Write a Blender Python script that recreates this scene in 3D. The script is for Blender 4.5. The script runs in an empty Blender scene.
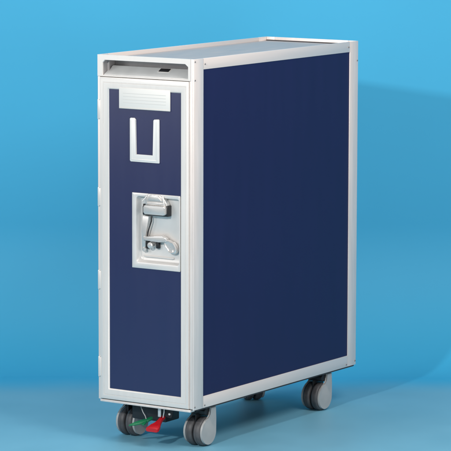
import bpy, bmesh, math
from mathutils import Vector, Matrix
S = bpy.context.scene
COL = S.collection

# ------------------------------------------------------------ camera
cam_d = bpy.data.cameras.new('camera'); cam = bpy.data.objects.new('camera', cam_d); COL.objects.link(cam)
cam.location = (4.51648, -6.27312, 1.59486)
cam.rotation_euler = (1.43835703, -0.00218, 0.581415)
cam_d.sensor_width = 36; cam_d.lens = 2996.9 / 451 * 36
cam_d.clip_end = 100
S.camera = cam

# ------------------------------------------------------------ world and lamps
W = bpy.data.worlds.new('World'); S.world = W; W.use_nodes = True
bg = W.node_tree.nodes['Background']
bg.inputs[0].default_value = (1.0, 0.98, 0.96, 1); bg.inputs[1].default_value = 0.36

def area(name, loc, target, size, power, col=(1, 1, 1), sy=None):
    d = bpy.data.lights.new(name, 'AREA'); o = bpy.data.objects.new(name, d); COL.objects.link(o)
    d.energy = power; d.color = col; d.size = size
    if sy: d.shape = 'RECTANGLE'; d.size_y = sy
    o.location = loc
    o.rotation_euler = (Vector(target) - Vector(loc)).to_track_quat('-Z', 'Y').to_euler()
    return o
area('key_lamp', (0.66, -3.30, 2.10), (0.1, 0.6, 0.6), 0.14, 72, (1, 0.965, 0.93))
area('left_softbox', (-1.35, -2.2, 1.45), (0.0, 0.2, 0.95), 0.9, 17, (0.98, 0.99, 1))
area('right_softbox', (1.80, -0.25, 2.05), (0.3, 0.4, 0.75), 0.9, 32, (1, 0.93, 0.89))
area('low_fill', (3.3, -1.4, 0.75), (0.3, 0.6, 0.1), 1.2, 18, (1, 0.96, 0.93))
area('backdrop_lamp', (-0.3, 0.20, 2.6), (-0.15, 1.55, 0.9), 0.8, 13.5, (1, 0.98, 0.96))
S.view_settings.view_transform = 'Standard'; S.view_settings.look = 'None'
S.view_settings.exposure = 0.0; S.view_settings.gamma = 1.0

# ------------------------------------------------------------ materials
def mat(name, col, rough=0.5, metal=0.0, spec=0.5, noise=0.0, nscale=20, stretch=(1, 1, 1), bump=0.0, bscale=200, rvar=0.0, coat=0.0):
    m = bpy.data.materials.new(name); m.use_nodes = True
    nt = m.node_tree; b = nt.nodes['Principled BSDF']
    b.inputs['Base Color'].default_value = (*col, 1); b.inputs['Roughness'].default_value = rough
    b.inputs['Metallic'].default_value = metal; b.inputs['Specular IOR Level'].default_value = spec
    b.inputs['Coat Weight'].default_value = coat; b.inputs['Coat Roughness'].default_value = 0.15
    tc = nt.nodes.new('ShaderNodeTexCoord'); mp = nt.nodes.new('ShaderNodeMapping')
    mp.inputs['Scale'].default_value = stretch
    nt.links.new(tc.outputs['Object'], mp.inputs[0])
    if noise or rvar:
        n = nt.nodes.new('ShaderNodeTexNoise'); n.inputs['Scale'].default_value = nscale; n.inputs['Detail'].default_value = 6
        nt.links.new(mp.outputs[0], n.inputs['Vector'])
        if noise:
            r = nt.nodes.new('ShaderNodeMapRange'); r.inputs[1].default_value = 0.3; r.inputs[2].default_value = 0.7
            r.inputs[3].default_value = 1 - noise; r.inputs[4].default_value = 1 + noise
            nt.links.new(n.outputs[0], r.inputs[0])
            v = nt.nodes.new('ShaderNodeVectorMath'); v.operation = 'SCALE'
            v.inputs[0].default_value = col; nt.links.new(r.outputs[0], v.inputs['Scale'])
            nt.links.new(v.outputs[0], b.inputs['Base Color'])
        if rvar:
            r2 = nt.nodes.new('ShaderNodeMapRange'); r2.inputs[1].default_value = 0.3; r2.inputs[2].default_value = 0.7
            r2.inputs[3].default_value = rough - rvar; r2.inputs[4].default_value = rough + rvar
            nt.links.new(n.outputs[0], r2.inputs[0]); nt.links.new(r2.outputs[0], b.inputs['Roughness'])
    if bump:
        n2 = nt.nodes.new('ShaderNodeTexNoise'); n2.inputs['Scale'].default_value = bscale; n2.inputs['Detail'].default_value = 3
        nt.links.new(mp.outputs[0], n2.inputs['Vector'])
        bp = nt.nodes.new('ShaderNodeBump'); bp.inputs['Strength'].default_value = bump; bp.inputs['Distance'].default_value = 0.001
        nt.links.new(n2.outputs[0], bp.inputs['Height']); nt.links.new(bp.outputs[0], b.inputs['Normal'])
    return m

M_alu = mat('anodised_aluminium', (0.78, 0.705, 0.665), 0.40, 0.25, noise=0.05, nscale=14, stretch=(6, 6, 0.5), bump=0.08, bscale=300, rvar=0.06)
M_rail = mat('anodised_aluminium_rail', (0.77, 0.695, 0.655), 0.40, 0.25, noise=0.03, nscale=10, stretch=(6, 0.3, 6), bump=0.08, bscale=300, rvar=0.05)
M_door = mat('white_aluminium', (0.73, 0.70, 0.67), 0.38, 0.22, noise=0.015, nscale=14, stretch=(6, 6, 0.5), bump=0.08, bscale=300, rvar=0.06)
M_tray = mat('brushed_steel_tray', (0.38, 0.36, 0.36), 0.50, 0.1, noise=0.08, nscale=10, stretch=(8, 1, 1), bump=0.05, rvar=0.08)
M_steel = mat('pressed_steel', (0.68, 0.66, 0.64), 0.40, 0.2, noise=0.04, nscale=20, rvar=0.05)
M_tunnel = mat('drawer_steel', (0.72, 0.74, 0.74), 0.40, 0.1, noise=0.05, nscale=25, rvar=0.05)
M_chrome = mat('satin_metal', (0.70, 0.68, 0.66), 0.27, 0.6, noise=0.03, nscale=30, rvar=0.02)
M_navy = mat('navy_laminate', (0.012, 0.014, 0.066), 0.40, 0.0, 0.26, noise=0.05, nscale=9, stretch=(3, 3, 0.35), bump=0.10, bscale=450, rvar=0.02)
M_navyf = mat('navy_laminate_door', (0.005, 0.011, 0.072), 0.33, 0.0, 0.85, noise=0.01, nscale=9, stretch=(3, 3, 0.35), bump=0.10, bscale=450, rvar=0.02)
M_card = mat('white_card', (0.72, 0.71, 0.68), 0.5, 0, noise=0.015, nscale=8)
M_line = mat('grey_print', (0.58, 0.58, 0.56), 0.5)
M_white = mat('white_plastic', (0.71, 0.71, 0.69), 0.35)
M_dark = mat('dark_plastic', (0.012, 0.012, 0.014), 0.45, noise=0.2, nscale=40)
M_tyre = mat('grey_rubber', (0.075, 0.075, 0.080), 0.50, 0, 0.45, noise=0.22, nscale=60, bump=0.2, bscale=500, rvar=0.08)
M_cover = mat('grey_plastic_cover', (0.37, 0.38, 0.38), 0.42, 0.0, noise=0.05, nscale=40, rvar=0.05)
M_green = mat('green_plastic', (0.004, 0.15, 0.06), 0.35, noise=0.1, nscale=80)
M_red = mat('red_plastic', (0.45, 0.007, 0.014), 0.32, noise=0.1, nscale=80)
M_gap = mat('dark_grey', (0.05, 0.05, 0.055), 0.7)  # even dark grey for the inner core, base plate and tray seal
M_back = mat('blue_backdrop', (0.046, 0.385, 0.630), 0.60, 0, 0.35, noise=0.03, nscale=1.6, bump=0.03, bscale=60)
M_floor = mat('blue_floor', (0.163, 0.402, 0.538), 0.45, 0, 0.35, noise=0.045, nscale=5, bump=0.05, bscale=60, rvar=0.06)  # paler than the backdrop: floor sheen put into the base colour

def painted_floor_sheen():  # sheen painted into the colour: pale floor fades to backdrop blue near the sweep
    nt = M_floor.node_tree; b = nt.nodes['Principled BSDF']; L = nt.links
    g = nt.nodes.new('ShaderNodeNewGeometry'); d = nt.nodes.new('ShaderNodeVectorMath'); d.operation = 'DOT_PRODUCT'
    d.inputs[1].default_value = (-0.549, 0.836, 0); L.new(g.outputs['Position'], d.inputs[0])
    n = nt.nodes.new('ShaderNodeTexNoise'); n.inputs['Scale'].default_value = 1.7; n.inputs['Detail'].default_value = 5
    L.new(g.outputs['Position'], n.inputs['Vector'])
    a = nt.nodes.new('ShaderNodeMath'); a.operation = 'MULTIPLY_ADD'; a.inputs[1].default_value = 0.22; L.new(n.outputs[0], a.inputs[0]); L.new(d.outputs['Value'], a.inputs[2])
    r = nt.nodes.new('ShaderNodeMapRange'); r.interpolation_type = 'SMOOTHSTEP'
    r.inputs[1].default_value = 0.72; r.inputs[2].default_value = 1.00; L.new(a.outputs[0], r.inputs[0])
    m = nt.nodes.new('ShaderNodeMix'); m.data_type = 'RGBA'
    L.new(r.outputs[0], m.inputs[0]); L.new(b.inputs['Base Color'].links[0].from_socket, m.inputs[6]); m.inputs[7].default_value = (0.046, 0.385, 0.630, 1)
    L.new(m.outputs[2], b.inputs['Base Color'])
painted_floor_sheen()

# ------------------------------------------------------------ mesh helpers
def box(bm, x0, x1, y0, y1, z0, z1, bev=0.0, seg=2):
    vs = [bm.verts.new((x, y, z)) for x in (x0, x1) for y in (y0, y1) for z in (z0, z1)]
    f = [(0, 1, 3, 2), (4, 6, 7, 5), (0, 4, 5, 1), (2, 3, 7, 6), (0, 2, 6, 4), (1, 5, 7, 3)]
    fs = [bm.faces.new([vs[i] for i in q]) for q in f]
    if bev:
        es = list({e for q in fs for e in q.edges})
        bmesh.ops.bevel(bm, geom=es, offset=bev, segments=seg, affect='EDGES', profile=0.5)

def prism(bm, pts, axis, a0, a1, bev=0.0, seg=2):
    """outline pts (2-D) extruded along axis 0/1/2"""
    def P(p, a):
        q = list(p); q.insert(axis, a); return q
    A = [bm.verts.new(P(p, a0)) for p in pts]; B = [bm.verts.new(P(p, a1)) for p in pts]
    n = len(pts)
    fa = bm.faces.new(A); fb = bm.faces.new(B[::-1])
    for i in range(n):
        bm.faces.new((A[i], A[(i+1) % n], B[(i+1) % n], B[i]))
    if bev:
        es = list(set(fa.edges) | set(fb.edges))
        bmesh.ops.bevel(bm, geom=es, offset=bev, segments=seg, affect='EDGES', profile=0.5)

def loops(bm, rings, close_last=True, close_first=False):
    """bridge successive rings of equal point count (3-D points)"""
    R = [[bm.verts.new(p) for p in r] for r in rings]
    n = len(R[0])
    for a, b in zip(R, R[1:]):
        for i in range(n):
            bm.faces.new((a[i], a[(i+1) % n], b[(i+1) % n], b[i]))
    if close_last: bm.faces.new(R[-1])
    if close_first: bm.faces.new(R[0][::-1])

def lathe(bm, prof, c, axis=0, n=40):
    """prof: (along, radius) about axis through c"""
    rings = []
    for a, r in prof:
        ring = []
        for i in range(n):
            t = 2*math.pi*i/n
            q = [r*math.cos(t), r*math.sin(t)]; q.insert(axis, a)
            ring.append((c[0]+q[0], c[1]+q[1], c[2]+q[2]))
        rings.append(ring)
    loops(bm, rings, True, True)

def tube(bm, pts, r, n=10):
    pts = [Vector(p) for p in pts]; rings = []
    for i, p in enumerate(pts):
        d = (pts[min(i+1, len(pts)-1)] - pts[max(i-1, 0)]).normalized()
        u = d.cross(Vector((0.3, 0.2, 0.93))).normalized(); v = d.cross(u)
        rr = r[i] if isinstance(r, (list, tuple)) else r
        rings.append([tuple(p + rr*(math.cos(2*math.pi*k/n)*u + math.sin(2*math.pi*k/n)*v)) for k in range(n)])
    loops(bm, rings, True, True)

def rrect(x0, x1, z0, z1, r, n=5):
    out = []
    for cx, cz, a in ((x1-r, z1-r, 0), (x0+r, z1-r, 90), (x0+r, z0+r, 180), (x1-r, z0+r, 270)):
        for k in range(n+1):
            t = math.radians(a + 90*k/n); out.append((cx + r*math.cos(t), cz + r*math.sin(t)))
    return out

def obj(name, bm, m, parent=None, smooth=35):
    bmesh.ops.recalc_face_normals(bm, faces=bm.faces)
    me = bpy.data.meshes.new(name); bm.to_mesh(me); bm.free()
    me.materials.append(m)
    if smooth:
        me.polygons.foreach_set('use_smooth', [True]*len(me.polygons))
        me.set_sharp_from_angle(angle=math.radians(smooth))
    o = bpy.data.objects.new(name, me); COL.objects.link(o)
    if parent: o.parent = parent
    return o
def new(): return bmesh.new()

# ------------------------------------------------------------ floor and backdrop
# the paper sweeps up along a line seen square-on from the photographer's side
NRM = Vector((-0.549, 0.836, 0)); RGT = Vector((0.836, 0.549, 0))
SW0, SWR = 0.90, 0.40
bm = new()
a = RGT*-5 + NRM*SW0; b = RGT*6 + NRM*SW0
vs = [bm.verts.new(p) for p in (RGT*-5 + NRM*-9, RGT*6 + NRM*-9, b, a)]
bm.faces.new(vs)
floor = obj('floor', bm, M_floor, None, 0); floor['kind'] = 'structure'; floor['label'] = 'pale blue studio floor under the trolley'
bm = new(); prev = None
prof = [(SW0 + SWR*math.sin(t), SWR*(1-math.cos(t))) for t in [math.radians(90)*k/40 for k in range(41)]] + [(SW0+SWR, 4.0)]
for n_, z_ in prof:
    cur = [bm.verts.new(RGT*-5 + NRM*n_ + Vector((0, 0, z_))), bm.verts.new(RGT*6 + NRM*n_ + Vector((0, 0, z_)))]
    if prev: bm.faces.new((prev[0], prev[1], cur[1], cur[0]))
    prev = cur
back = obj('backdrop', bm, M_back, None, 60); back['kind'] = 'structure'; back['label'] = 'bright blue curved studio backdrop'

# ------------------------------------------------------------ the trolley
T = bpy.data.objects.new('galley_trolley', None); COL.objects.link(T)
T['label'] = 'tall narrow navy blue airline galley trolley with silver aluminium frame on grey twin casters'
T['category'] = 'trolley'
WX, DY, Z0, Z1 = 0.300, 0.810, 0.108, 1.011
def part(name, bm, m, parent=T, smooth=35, label=None):
    o = obj(name, bm, m, parent, smooth)
    if label: o['label'] = label
    return o
def link_copy(o, parent):
    c = o.copy(); COL.objects.link(c); c.parent = parent; return c

# solid inner core added behind the panels to block light
bm = new()
box(bm, 0.006, 0.294, 0.022, 0.800, 0.109, 0.950)
box(bm, 0.006, 0.294, 0.062, 0.800, 0.9502, 0.992)
part('light_block_core', bm, M_gap)
# side and rear panels
for nm, x0, x1 in (('side_panel', 0.2945, 0.2982), ('side_panel', 0.0018, 0.0055)):
    bm = new(); box(bm, x0, x1, 0.040, 0.770, 0.135, 0.988); part(nm, bm, M_navy, smooth=0)
bm = new(); box(bm, 0.02, 0.28, 0.8045, 0.8082, 0.14, 0.98); part('rear_panel', bm, M_navy, smooth=0)

# corner posts with their screws
def screw(parent, p, axis, r=0.0030, out=1):
    bm = new()
    prof = [(-0.001, r), (0.0006, r), (0.0010, r*0.8), (0.0010, r*0.45), (0.0004, r*0.4)]
    lathe(bm, [(a*out, rr) for a, rr in prof], p, axis, 16)
    return obj('screw', bm, M_screw, parent)
M_screw = mat('dark_screw', (0.26, 0.25, 0.25), 0.35, 0.5)
def post(front, right):
    """L-shaped post: outer faces on the side plane and on the end plane"""
    bm = new()
    y = (lambda v: v) if front else (lambda v: DY - v)
    x = (lambda v: v) if right else (lambda v: WX - v)
    def bx(xa, xb, ya, yb, za, zb, bev):
        box(bm, min(x(xa), x(xb)), max(x(xa), x(xb)), min(y(ya), y(yb)), max(y(ya), y(yb)), za, zb, bev)
    bx(0.2962, 0.3000, 0.0 if (right or not front) else 0.0043, 0.0440, Z0, Z1, 0.0009)
    if front and right:
        bx(0.2903, 0.2961, 0.0, 0.0035, Z0+0.003, Z1, 0.0007)
        bx(0.2856, 0.2898, 0.0016, 0.012, Z0+0.003, 0.9545, 0.0005)
    elif front:
        bx(0.2932, 0.3000, 0.0006, 0.0040, Z0+0.0005, 0.9545, 0.0006)
    else:
        bx(0.2700, 0.2961, 0.0, 0.0040, Z0, Z1, 0.0009)
    o = part('corner_post', bm, M_alu)
    sx = WX if right else 0.0; out = 1 if right else -1
    for zz in ((1.004, 0.957, 0.116) if front else (0.957, 0.119)):
        screw(o, (sx + 0.0002*out, y(0.0050), zz), 0, 0.0023, out)
    return o
for f in (True, False):
    for r in (True, False): post(f, r)
# long side rails
for x0, x1, sx, out in ((0.2962, 0.3000, WX, 1), (0.0, 0.0038, 0.0, -1)):
    for z0, z1, top in ((0.9825, Z1, 1), (Z0, 0.1390, 0)):
        bm = new(); box(bm, x0, x1, 0.0445, 0.7655, z0, z1, 0.0009)
        o = part('side_rail', bm, M_rail)
        for yy in (0.0505, 0.7590):
            screw(o, (sx + 0.0002*out, yy, 0.996 if top else 0.1145), 0, 0.0023, out)
# rear rails
for z0, z1 in ((0.9750, Z1), (Z0, 0.1450)):
    bm = new(); box(bm, 0.0305, 0.2695, 0.8062, DY, z0, z1, 0.0009); part('rear_rail', bm, M_alu)
# front bottom rail below the door
bm = new(); box(bm, 0.0045, 0.2900, 0.0005, 0.020, 0.1015, 0.1080, 0.0015); part('bottom_rail', bm, M_alu)
bm = new(); box(bm, 0.004, 0.296, 0.021, 0.806, 0.1035, 0.1088); part('base_plate', bm, M_gap)

# recessed top tray
bm = new(); box(bm, 0.0040, 0.2960, 0.0042, 0.8060, 0.9985, 1.0000); tray = part('top_tray', bm, M_tray)
bm = new(); box(bm, 0.0045, 0.2955, 0.8030, 0.8057, 1.0001, 1.0030, 0.0005); obj('tray_seal', bm, M_gap, tray)

# ------------------------------------------------------------ pull-out shelf recess above the door
bm = new()
zt, zl = 0.9975, 0.9905
inner = [(0.0160, 0.9590), (0.0160, zl), (0.0235, zt), (0.2725, zt), (0.2815, zl), (0.2815, 0.9590)]
outer = [(0.0, 0.9552), (0.0, zl), (0.0, Z1), (0.2900, Z1), (0.2900, zl), (0.2900, 0.9552)]
rings = [[(x, 0.0040, z) for x, z in outer], [(x, 0.0, z) for x, z in outer]]
mid = [(x + (0.0007 if x < 0.1 else -0.0007)*-1, 0.0, z + (0.0007 if z > 0.97 else -0.0007)) for x, z in inner]
rings += [mid, [(x, 0.0010, z) for x, z in inner], [(x, 0.0040, z) for x, z in inner]]
loops(bm, rings + [rings[0]], False)
bmesh.ops.remove_doubles(bm, verts=bm.verts, dist=1e-6)
face = part('shelf_surround', bm, M_door)
for parts_ in (((0.0120, 0.0158, 0.0045, 0.0555),), ((0.0159, 0.0215, 0.0220, 0.0260),), ((0.2818, 0.2855, 0.0045, 0.0555),)):
    bm = new()
    for q in parts_: box(bm, *q, 0.9560, 0.9975)
    obj('cheek', bm, M_tray, face)
bm = new(); box(bm, 0.0160, 0.2815, 0.0560, 0.0610, 0.9560, 0.9975); obj('recess_back', bm, M_tray, face)
bm = new()                                     # sloping front of the pull-out shelf
prism(bm, [(0.0048, 0.9575), (0.0048, 0.9605), (0.0100, 0.9620), (0.0420, 0.9800), (0.0450, 0.9803), (0.0540, 0.9803), (0.0540, 0.9575)], 0, 0.0168, 0.2806, 0.0004)
shelf = part('pull_out_shelf', bm, M_tunnel)
bm = new()
for q in range(1): box(bm, 0.172, 0.203, -0.0065, 0.0075, -0.0020, 0.0014, 0.0008)
o = obj('release_catch', bm, M_dark, shelf); 
o.location = (0, 0.0335, 0.9754); o.rotation_euler = (math.atan2(0.018, 0.032), 0, 0)
bm = new(); box(bm, 0.169, 0.206, -0.0085, 0.0095, -0.0028, 0.0006, 0.0004)
o = obj('catch_surround', bm, M_steel, shelf)
o.location = (0, 0.0335, 0.9752); o.rotation_euler = (math.atan2(0.018, 0.032), 0, 0)

# ------------------------------------------------------------ door
DX0, DX1, DZ0, DZ1 = 0.0075, 0.2848, 0.1110, 0.9535
PX0, PX1, PZ0, PZ1 = 0.0375, 0.2595, 0.1405, 0.9225
bm = new()
def rc(x0, x1, z0, z1, y): return [(x0, y, z0), (x0, y, z1), (x1, y, z1), (x1, y, z0)]
def ins(d, y): return rc(DX0+d, DX1-d, DZ0+d, DZ1-d, y)
YF = -0.0030
pin = lambda d, y: rc(PX0-d, PX1+d, PZ0-d, PZ1+d, y)
loops(bm, [ins(0, 0.0200), ins(0, YF+0.0012), ins(0.0004, YF+0.0004), ins(0.0012, YF), pin(0.0185, YF), pin(0.0178, YF+0.0009), pin(0.0172, YF+0.0009), pin(0.0165, YF-0.0002),
           pin(0.0040, YF-0.0002), pin(0.0032, YF+0.0001), pin(0.0012, YF+0.0030), pin(0.0, YF+0.0040), pin(0.0, 0.0100)], False)
door = part('door', bm, M_door, label='white aluminium framed door with navy panel')
# panel sheet with the opening for the latch recess
LX0, LX1, LZ0, LZ1 = 0.1100, 0.2590, 0.4650, 0.6600
bm = new(); yp = 0.0000
xs = [PX0-0.0008, LX0+0.002, PX1+0.0008]; zs = [PZ0-0.0008, LZ0+0.002, LZ1-0.002, PZ1+0.0008]
g = {(i, j): bm.verts.new((xs[i], yp, zs[j])) for i in range(3) for j in range(4)}
for i in range(2):
    for j in range(3):
        if (i, j) == (1, 1): continue
        bm.faces.new((g[i, j], g[i+1, j], g[i+1, j+1], g[i, j+1]))
obj('door_panel', bm, M_navyf, door, 0)
# card holder (ruled white label under the top of the frame)
bm = new(); box(bm, 0.0705, 0.2290, -0.0044, -0.0004, 0.8750, 0.9290, 0.0012)
holder = obj('card_holder', bm, M_card, door)
bm = new()
for z in (0.915, 0.907, 0.899, 0.891): box(bm, 0.083, 0.217, -0.0046, -0.0043, z-0.0006, z+0.0006)
box(bm, 0.0720, 0.2275, -0.0055, -0.0043, 0.8755, 0.8785, 0.0005)
obj('card_rule', bm, M_line, door)
# U-shaped card clip
bm = new()
ux0, ux1, uz0, uz1, t = 0.1045, 0.1955, 0.7400, 0.8530, 0.0180
pts = [(ux0, uz1-0.002), (ux0, uz0+0.003), (ux0+0.003, uz0), (ux1-0.001, uz0), (ux1, uz0+0.001), (ux1, uz1-0.002), (ux1-0.002, uz1),
       (ux1-t+0.003, uz1-0.001), (ux1-t, uz1-0.004), (ux1-t, uz0+t), (ux0+t, uz0+t), (ux0+t, uz1-0.004), (ux0+t-0.004, uz1), (ux0+0.003, uz1)]
prism(bm, pts, 1, -0.0048, -0.0002, 0.0012)
obj('card_clip', bm, M_white, door)
# raised bead inside of the U
bm = new()
r = 0.0014; w = 0.0060
for a0, a1, b0, b1 in ((ux0+w-r, ux0+w+r, uz0+w, uz1-0.006), (ux1-w-r, ux1-w+r, uz0+w, uz1-0.006), (ux0+w, ux1-w, uz0+w-r, uz0+w+r)):
    box(bm, a0, a1, -0.0058, -0.0044, b0, b1, 0.0006)
obj('clip_bead', bm, M_white, door)
# hinge knuckles at the door's left edge
for za, zb in ((0.895, 0.844), (0.666, 0.617), (0.449, 0.399), (0.221, 0.168)):
    bm = new(); lathe(bm, [(zb, 0.0026), (zb+0.001, 0.0031), (za-0.001, 0.0031), (za, 0.0026)], (0.0036, -0.0008, 0), 2, 20)
    box(bm, 0.0030, 0.0110, -0.0040, -0.0028, zb+0.002, za-0.002, 0.0004)
    obj('hinge', bm, M_door, door)

# latch plate: pressed steel dish
bm = new()
def R3(x0, x1, z0, z1, r, y): return [(x, y, z) for x, z in rrect(x0, x1, z0, z1, r)]
loops(bm, [R3(LX0, LX1, LZ0, LZ1, 0.0010, 0.0015), R3(LX0, LX1, LZ0, LZ1, 0.0010, -0.0024), R3(LX0+0.0010, LX1-0.0008, LZ0+0.0010, LZ1-0.0010, 0.0010, -0.0032),
           R3(0.1215, 0.2578, 0.4780, 0.6530, 0.0060, -0.0032), R3(0.1232, 0.2570, 0.4797, 0.6517, 0.0080, -0.0026), R3(0.1275, 0.2562, 0.4850, 0.6485, 0.0100, 0.0095), R3(0.1300, 0.2555, 0.4885, 0.6465, 0.0100, 0.0115)])
obj('latch_plate', bm, M_steel, door)
# small pressed ledge along the foot of the dish
bm = new(); tube(bm, [(0.138, 0.0105, 0.4965), (0.145, 0.0090, 0.4955), (0.19, 0.0090, 0.4955), (0.226, 0.0090, 0.4950), (0.232, 0.0105, 0.4960)], 0.0022)
obj('latch_ledge', bm, M_steel, door)
# paddle handle: dark housing, hood, bar
bm = new(); box(bm, 0.1450, 0.2240, -0.0060, 0.0105, 0.6045, 0.6330, 0.0015)
obj('handle_housing', bm, M_dark, door)
bm = new()
hood = [(0.1540, 0.6300), (0.2205, 0.6300), (0.2205, 0.6360), (0.2090, 0.6530), (0.1980, 0.6590), (0.1620, 0.6600), (0.1600, 0.6500), (0.1530, 0.6440)]
prism(bm, hood, 1, -0.0060, 0.0100, 0.0020, 3)
prism(bm, [(0.1640, 0.6440), (0.2060, 0.6440), (0.1960, 0.6570), (0.1690, 0.6580)], 1, -0.0100, -0.0055, 0.0020, 3)
prism(bm, [(0.1580, 0.6320), (0.2160, 0.6320), (0.2130, 0.6400), (0.1600, 0.6400)], 1, -0.0090, -0.0055, 0.0016, 3)
obj('handle_hood', bm, M_chrome, door)
for x in (0.1480, 0.2150):
    bm = new(); tube(bm, [(x+0.012 if x < .2 else x-0.006, -0.006, 0.6560), (x, -0.0100, 0.6400), (x, -0.0085, 0.6280)], 0.0017)
    obj('handle_bracket', bm, M_steel, door)
bm = new(); prism(bm, rrect(0.1545, 0.2205, 0.6085, 0.6315, 0.0045), 1, -0.0160, -0.0050, 0.0022, 3)
obj('handle_bar', bm, M_chrome, door)
# pull rod down to the turn lever
bm = new()
prism(bm, [(0.1400, 0.6020), (0.1620, 0.6020), (0.1600, 0.5900), (0.1530, 0.5700), (0.1505, 0.5450), (0.1495, 0.5120), (0.1440, 0.5080), (0.1390, 0.5120), (0.1385, 0.5600)], 1, -0.0010, 0.0080, 0.0022, 3)
obj('latch_rod', bm, M_chrome, door)
bm = new(); tube(bm, [(0.1690, 0.002, 0.6020), (0.1685, 0.001, 0.5900), (0.1630, 0.000, 0.5740), (0.1575, 0.000, 0.5590), (0.1560, 0.002, 0.5480)], 0.0016)
obj('latch_spring', bm, M_dark, door)
bm = new()
prism(bm, [(0.1460, 0.5480), (0.2060, 0.5545), (0.2200, 0.5480), (0.2180, 0.5380), (0.1960, 0.5370), (0.1480, 0.5380)], 1, -0.0065, 0.0060, 0.0025, 3)
for x in (0.1680, ): lathe(bm, [(0.0110, 0.0080), (-0.0060, 0.0080), (-0.0085, 0.0062), (-0.0090, 0.0020)], (x, 0, 0.5270), 1, 24)
lathe(bm, [(0.5110, 0.0035), (0.5125, 0.0055), (0.5180, 0.0055), (0.5200, 0.0035)], (0.1470, 0.0, 0), 2, 16)
obj('turn_lever', bm, M_chrome, door)
for q in ((0.1490, 0.1570, 0.0040, 0.0108, 0.5160, 0.5378), (0.1810, 0.1900, 0.0020, 0.0108, 0.5190, 0.5372)):
    bm = new(); box(bm, *q, 0.0015); obj('lever_pivot', bm, M_dark, door)
bm = new()
ov = []
for k in range(28):
    t = 2*math.pi*k/28; a, b_ = 0.0240*math.cos(t), 0.0150*math.sin(t)
    if math.cos(t) < 0: b_ *= 0.80
    c_, s_ = math.cos(math.radians(-38)), math.sin(math.radians(-38)); ov.append((0.2285 + a*c_ - b_*s_, 0.5280 + a*s_ + b_*c_))
def sc(o_, k, y): 
    cx, cz = 0.2285, 0.5280
    return [(cx+(x-cx)*k, y, cz+(z-cz)*k) for x, z in o_]
loops(bm, [sc(ov, 0.96, 0.0080), sc(ov, 1.0, 0.0050), sc(ov, 1.0, 0.0010), sc(ov, 0.94, -0.0030), sc(ov, 0.82, -0.0045), sc(ov, 0.70, -0.0025), sc(ov, 0.4, -0.0022)], True, True)
obj('lever_paddle', bm, M_chrome, door)

# ------------------------------------------------------------ twin-wheel casters
RW = 0.0380
def make_caster():
    e = bpy.data.objects.new('caster', None); COL.objects.link(e); e.parent = T
    for s in (-1, 1):
        c = 0.0125*s; h = 0.0103; bm = new()
        prof = [(c-h, 0.0200), (c-h, RW-0.0060), (c-h+0.0012, RW-0.0025), (c-h+0.0035, RW-0.0006), (c-0.0035, RW), (c-0.0009, RW), (c-0.0006, RW-0.0006), (c+0.0006, RW-0.0006), (c+0.0009, RW), (c+0.0035, RW),
                (c+h-0.0035, RW-0.0006), (c+h-0.0012, RW-0.0025), (c+h, RW-0.0060), (c+h, 0.0200)]
        lathe(bm, prof, (0, 0, RW), 0, 64); obj('tyre', bm, M_tyre, e, 40)
        # side cover: disc that runs up into an arm on the trailing side
        rc_ = 0.0335; pts = []
        for k in range(35):            # from the back tangent, under the disc, to the upper front
            t = math.radians(0 - k*(232/34.0)); pts.append((rc_*math.cos(t), RW + rc_*math.sin(t)))
        # concave sweep from disc to arm
        x_, z_ = pts[-1]
        for q in ((-0.0140, 0.0712), (-0.0050, 0.0735), (0.0030, 0.0765), (0.0080, 0.0820), (0.0098, 0.0890), (0.0098, 0.1000)): pts.append(q)
        pts += [(0.0335, 0.1000), (0.0340, 0.0700)]
        x0, x1 = (0.0232, 0.0290) if s > 0 else (-0.0290, -0.0232)
        bm = new(); prism(bm, pts, 0, x0, x1, 0.0018, 3)
        obj('wheel_cover', bm, M_cover, e, 40)
    bm = new(); lathe(bm, [(-0.0270, 0.0060), (0.0270, 0.0060)], (0, 0, RW), 0, 20)
    box(bm, -0.0018, 0.0018, -0.0200, 0.0330, 0.0250, 0.0840, 0.0008)
    obj('axle', bm, M_dark, e)
    bm = new()
    prism(bm, [(-0.0100, 0.0840), (0.0060, 0.0790), (0.0330, 0.0790), (0.0335, 0.0985), (-0.0060, 0.0985), (-0.0130, 0.0930)], 0, -0.0230, 0.0230, 0.0015)
    obj('fork_bridge', bm, M_dark, e)
    bm = new(); lathe(bm, [(0.0980, 0.0190), (0.1010, 0.0210), (0.1034, 0.0210)], (0, 0.0170, 0), 2, 32)
    box(bm, -0.0270, 0.0270, -0.0120, 0.0420, 0.1005, 0.1034, 0.0008)
    obj('swivel_plate', bm, M_cover, e)
    return e
c0 = make_caster()
spots = [(0.262, 0.085, 0), (0.040, 0.096, 0), (0.262, 0.664, 0), (0.036, 0.686, 50)]
for i, (x, y, a) in enumerate(spots):
    if i == 0: c = c0
    else:
        c = link_copy(c0, T)
        for ch in list(c0.children): link_copy(ch, c)
    c.location = (x, y, 0); c.rotation_euler = (0, 0, math.radians(a))

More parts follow.
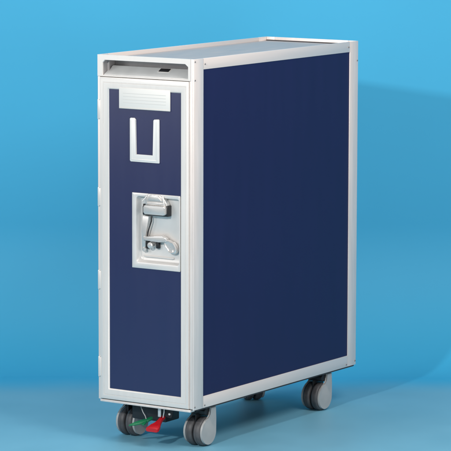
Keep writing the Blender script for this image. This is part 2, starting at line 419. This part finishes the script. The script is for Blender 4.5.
# ------------------------------------------------------------ foot brake
bm = new(); box(bm, 0.074, 0.182, 0.046, 0.110, 0.0560, 0.1033, 0.0040)
brk = part('brake_housing', bm, M_dark)
bm = new(); prism(bm, [(0.1680, 0.1033), (0.2190, 0.1033), (0.2110, 0.0760), (0.2060, 0.0730), (0.1740, 0.0780)], 1, 0.0300, 0.0340, 0.0008)
brp = part('brake_bracket', bm, M_dark)
bm = new(); lathe(bm, [(0.0270, 0.0015), (0.0275, 0.0028), (0.0300, 0.0032)], (0.2050, 0, 0.0840), 1, 14); obj('bolt', bm, M_steel, brp)
bm = new(); box(bm, 0.1760, 0.1850, 0.0180, 0.0205, 0.0760, 0.1033, 0.0006)
part('brake_strut', bm, M_chrome)
bm = new(); tube(bm, [(0.195, 0.019, 0.1033), (0.1955, 0.018, 0.090), (0.1935, 0.016, 0.076)], 0.0013)
part('return_spring', bm, M_chrome)
bm = new(); tube(bm, [(0.114, 0.030, 0.1033), (0.119, 0.024, 0.094), (0.128, 0.020, 0.082), (0.136, 0.018, 0.074), (0.139, 0.018, 0.066)], 0.0013)
part('brake_cable', bm, M_cover)
OCT = ((-1, -.6), (-.8, -1), (.8, -1), (1, -.6), (1, .6), (.8, 1), (-.8, 1), (-1, .6))
bm = new(); rings = []
for (x, y, z, w, h) in ((0.1830, 0.034, 0.0740, 0.0050, 0.0050), (0.1820, 0.026, 0.0690, 0.0055, 0.0050), (0.1810, 0.016, 0.0610, 0.0070, 0.0055), (0.1800, 0.008, 0.0560, 0.0110, 0.0055), (0.1800, 0.000, 0.0525, 0.0160, 0.0060), (0.1810, -0.014, 0.0480, 0.0185, 0.0065), (0.1810, -0.018, 0.0470, 0.0175, 0.0045)):
    rings.append([(x+dx*w, y, z+dz*h) for dx, dz in OCT])
loops(bm, rings, True, True)
part('brake_pedal', bm, M_red, label='red brake pedal')
bm = new(); rings = []
for (x, y, z, w, h) in ((0.1480, 0.030, 0.0670, 0.0030, 0.0040), (0.1430, 0.022, 0.0640, 0.0060, 0.0036), (0.1330, 0.010, 0.0590, 0.0100, 0.0034), (0.1230, 0.002, 0.0555, 0.0095, 0.0030), (0.1130, -0.006, 0.0520, 0.0060, 0.0022), (0.1060, -0.011, 0.0500, 0.0020, 0.0012)):
    rings.append([(x+dx*w, y+dx*w*0.15, z+dz*h) for dx, dz in OCT])
loops(bm, rings, True, True)
rings = []
for (x, y, z, w, h) in ((0.1400, 0.016, 0.0610, 0.0040, 0.0030), (0.1410, 0.008, 0.0570, 0.0045, 0.0026), (0.1410, 0.000, 0.0540, 0.0035, 0.0018)):
    rings.append([(x+dx*w, y, z+dz*h) for dx, dz in OCT])
loops(bm, rings, True, True)
part('release_pedal', bm, M_green, label='green brake release pedal')
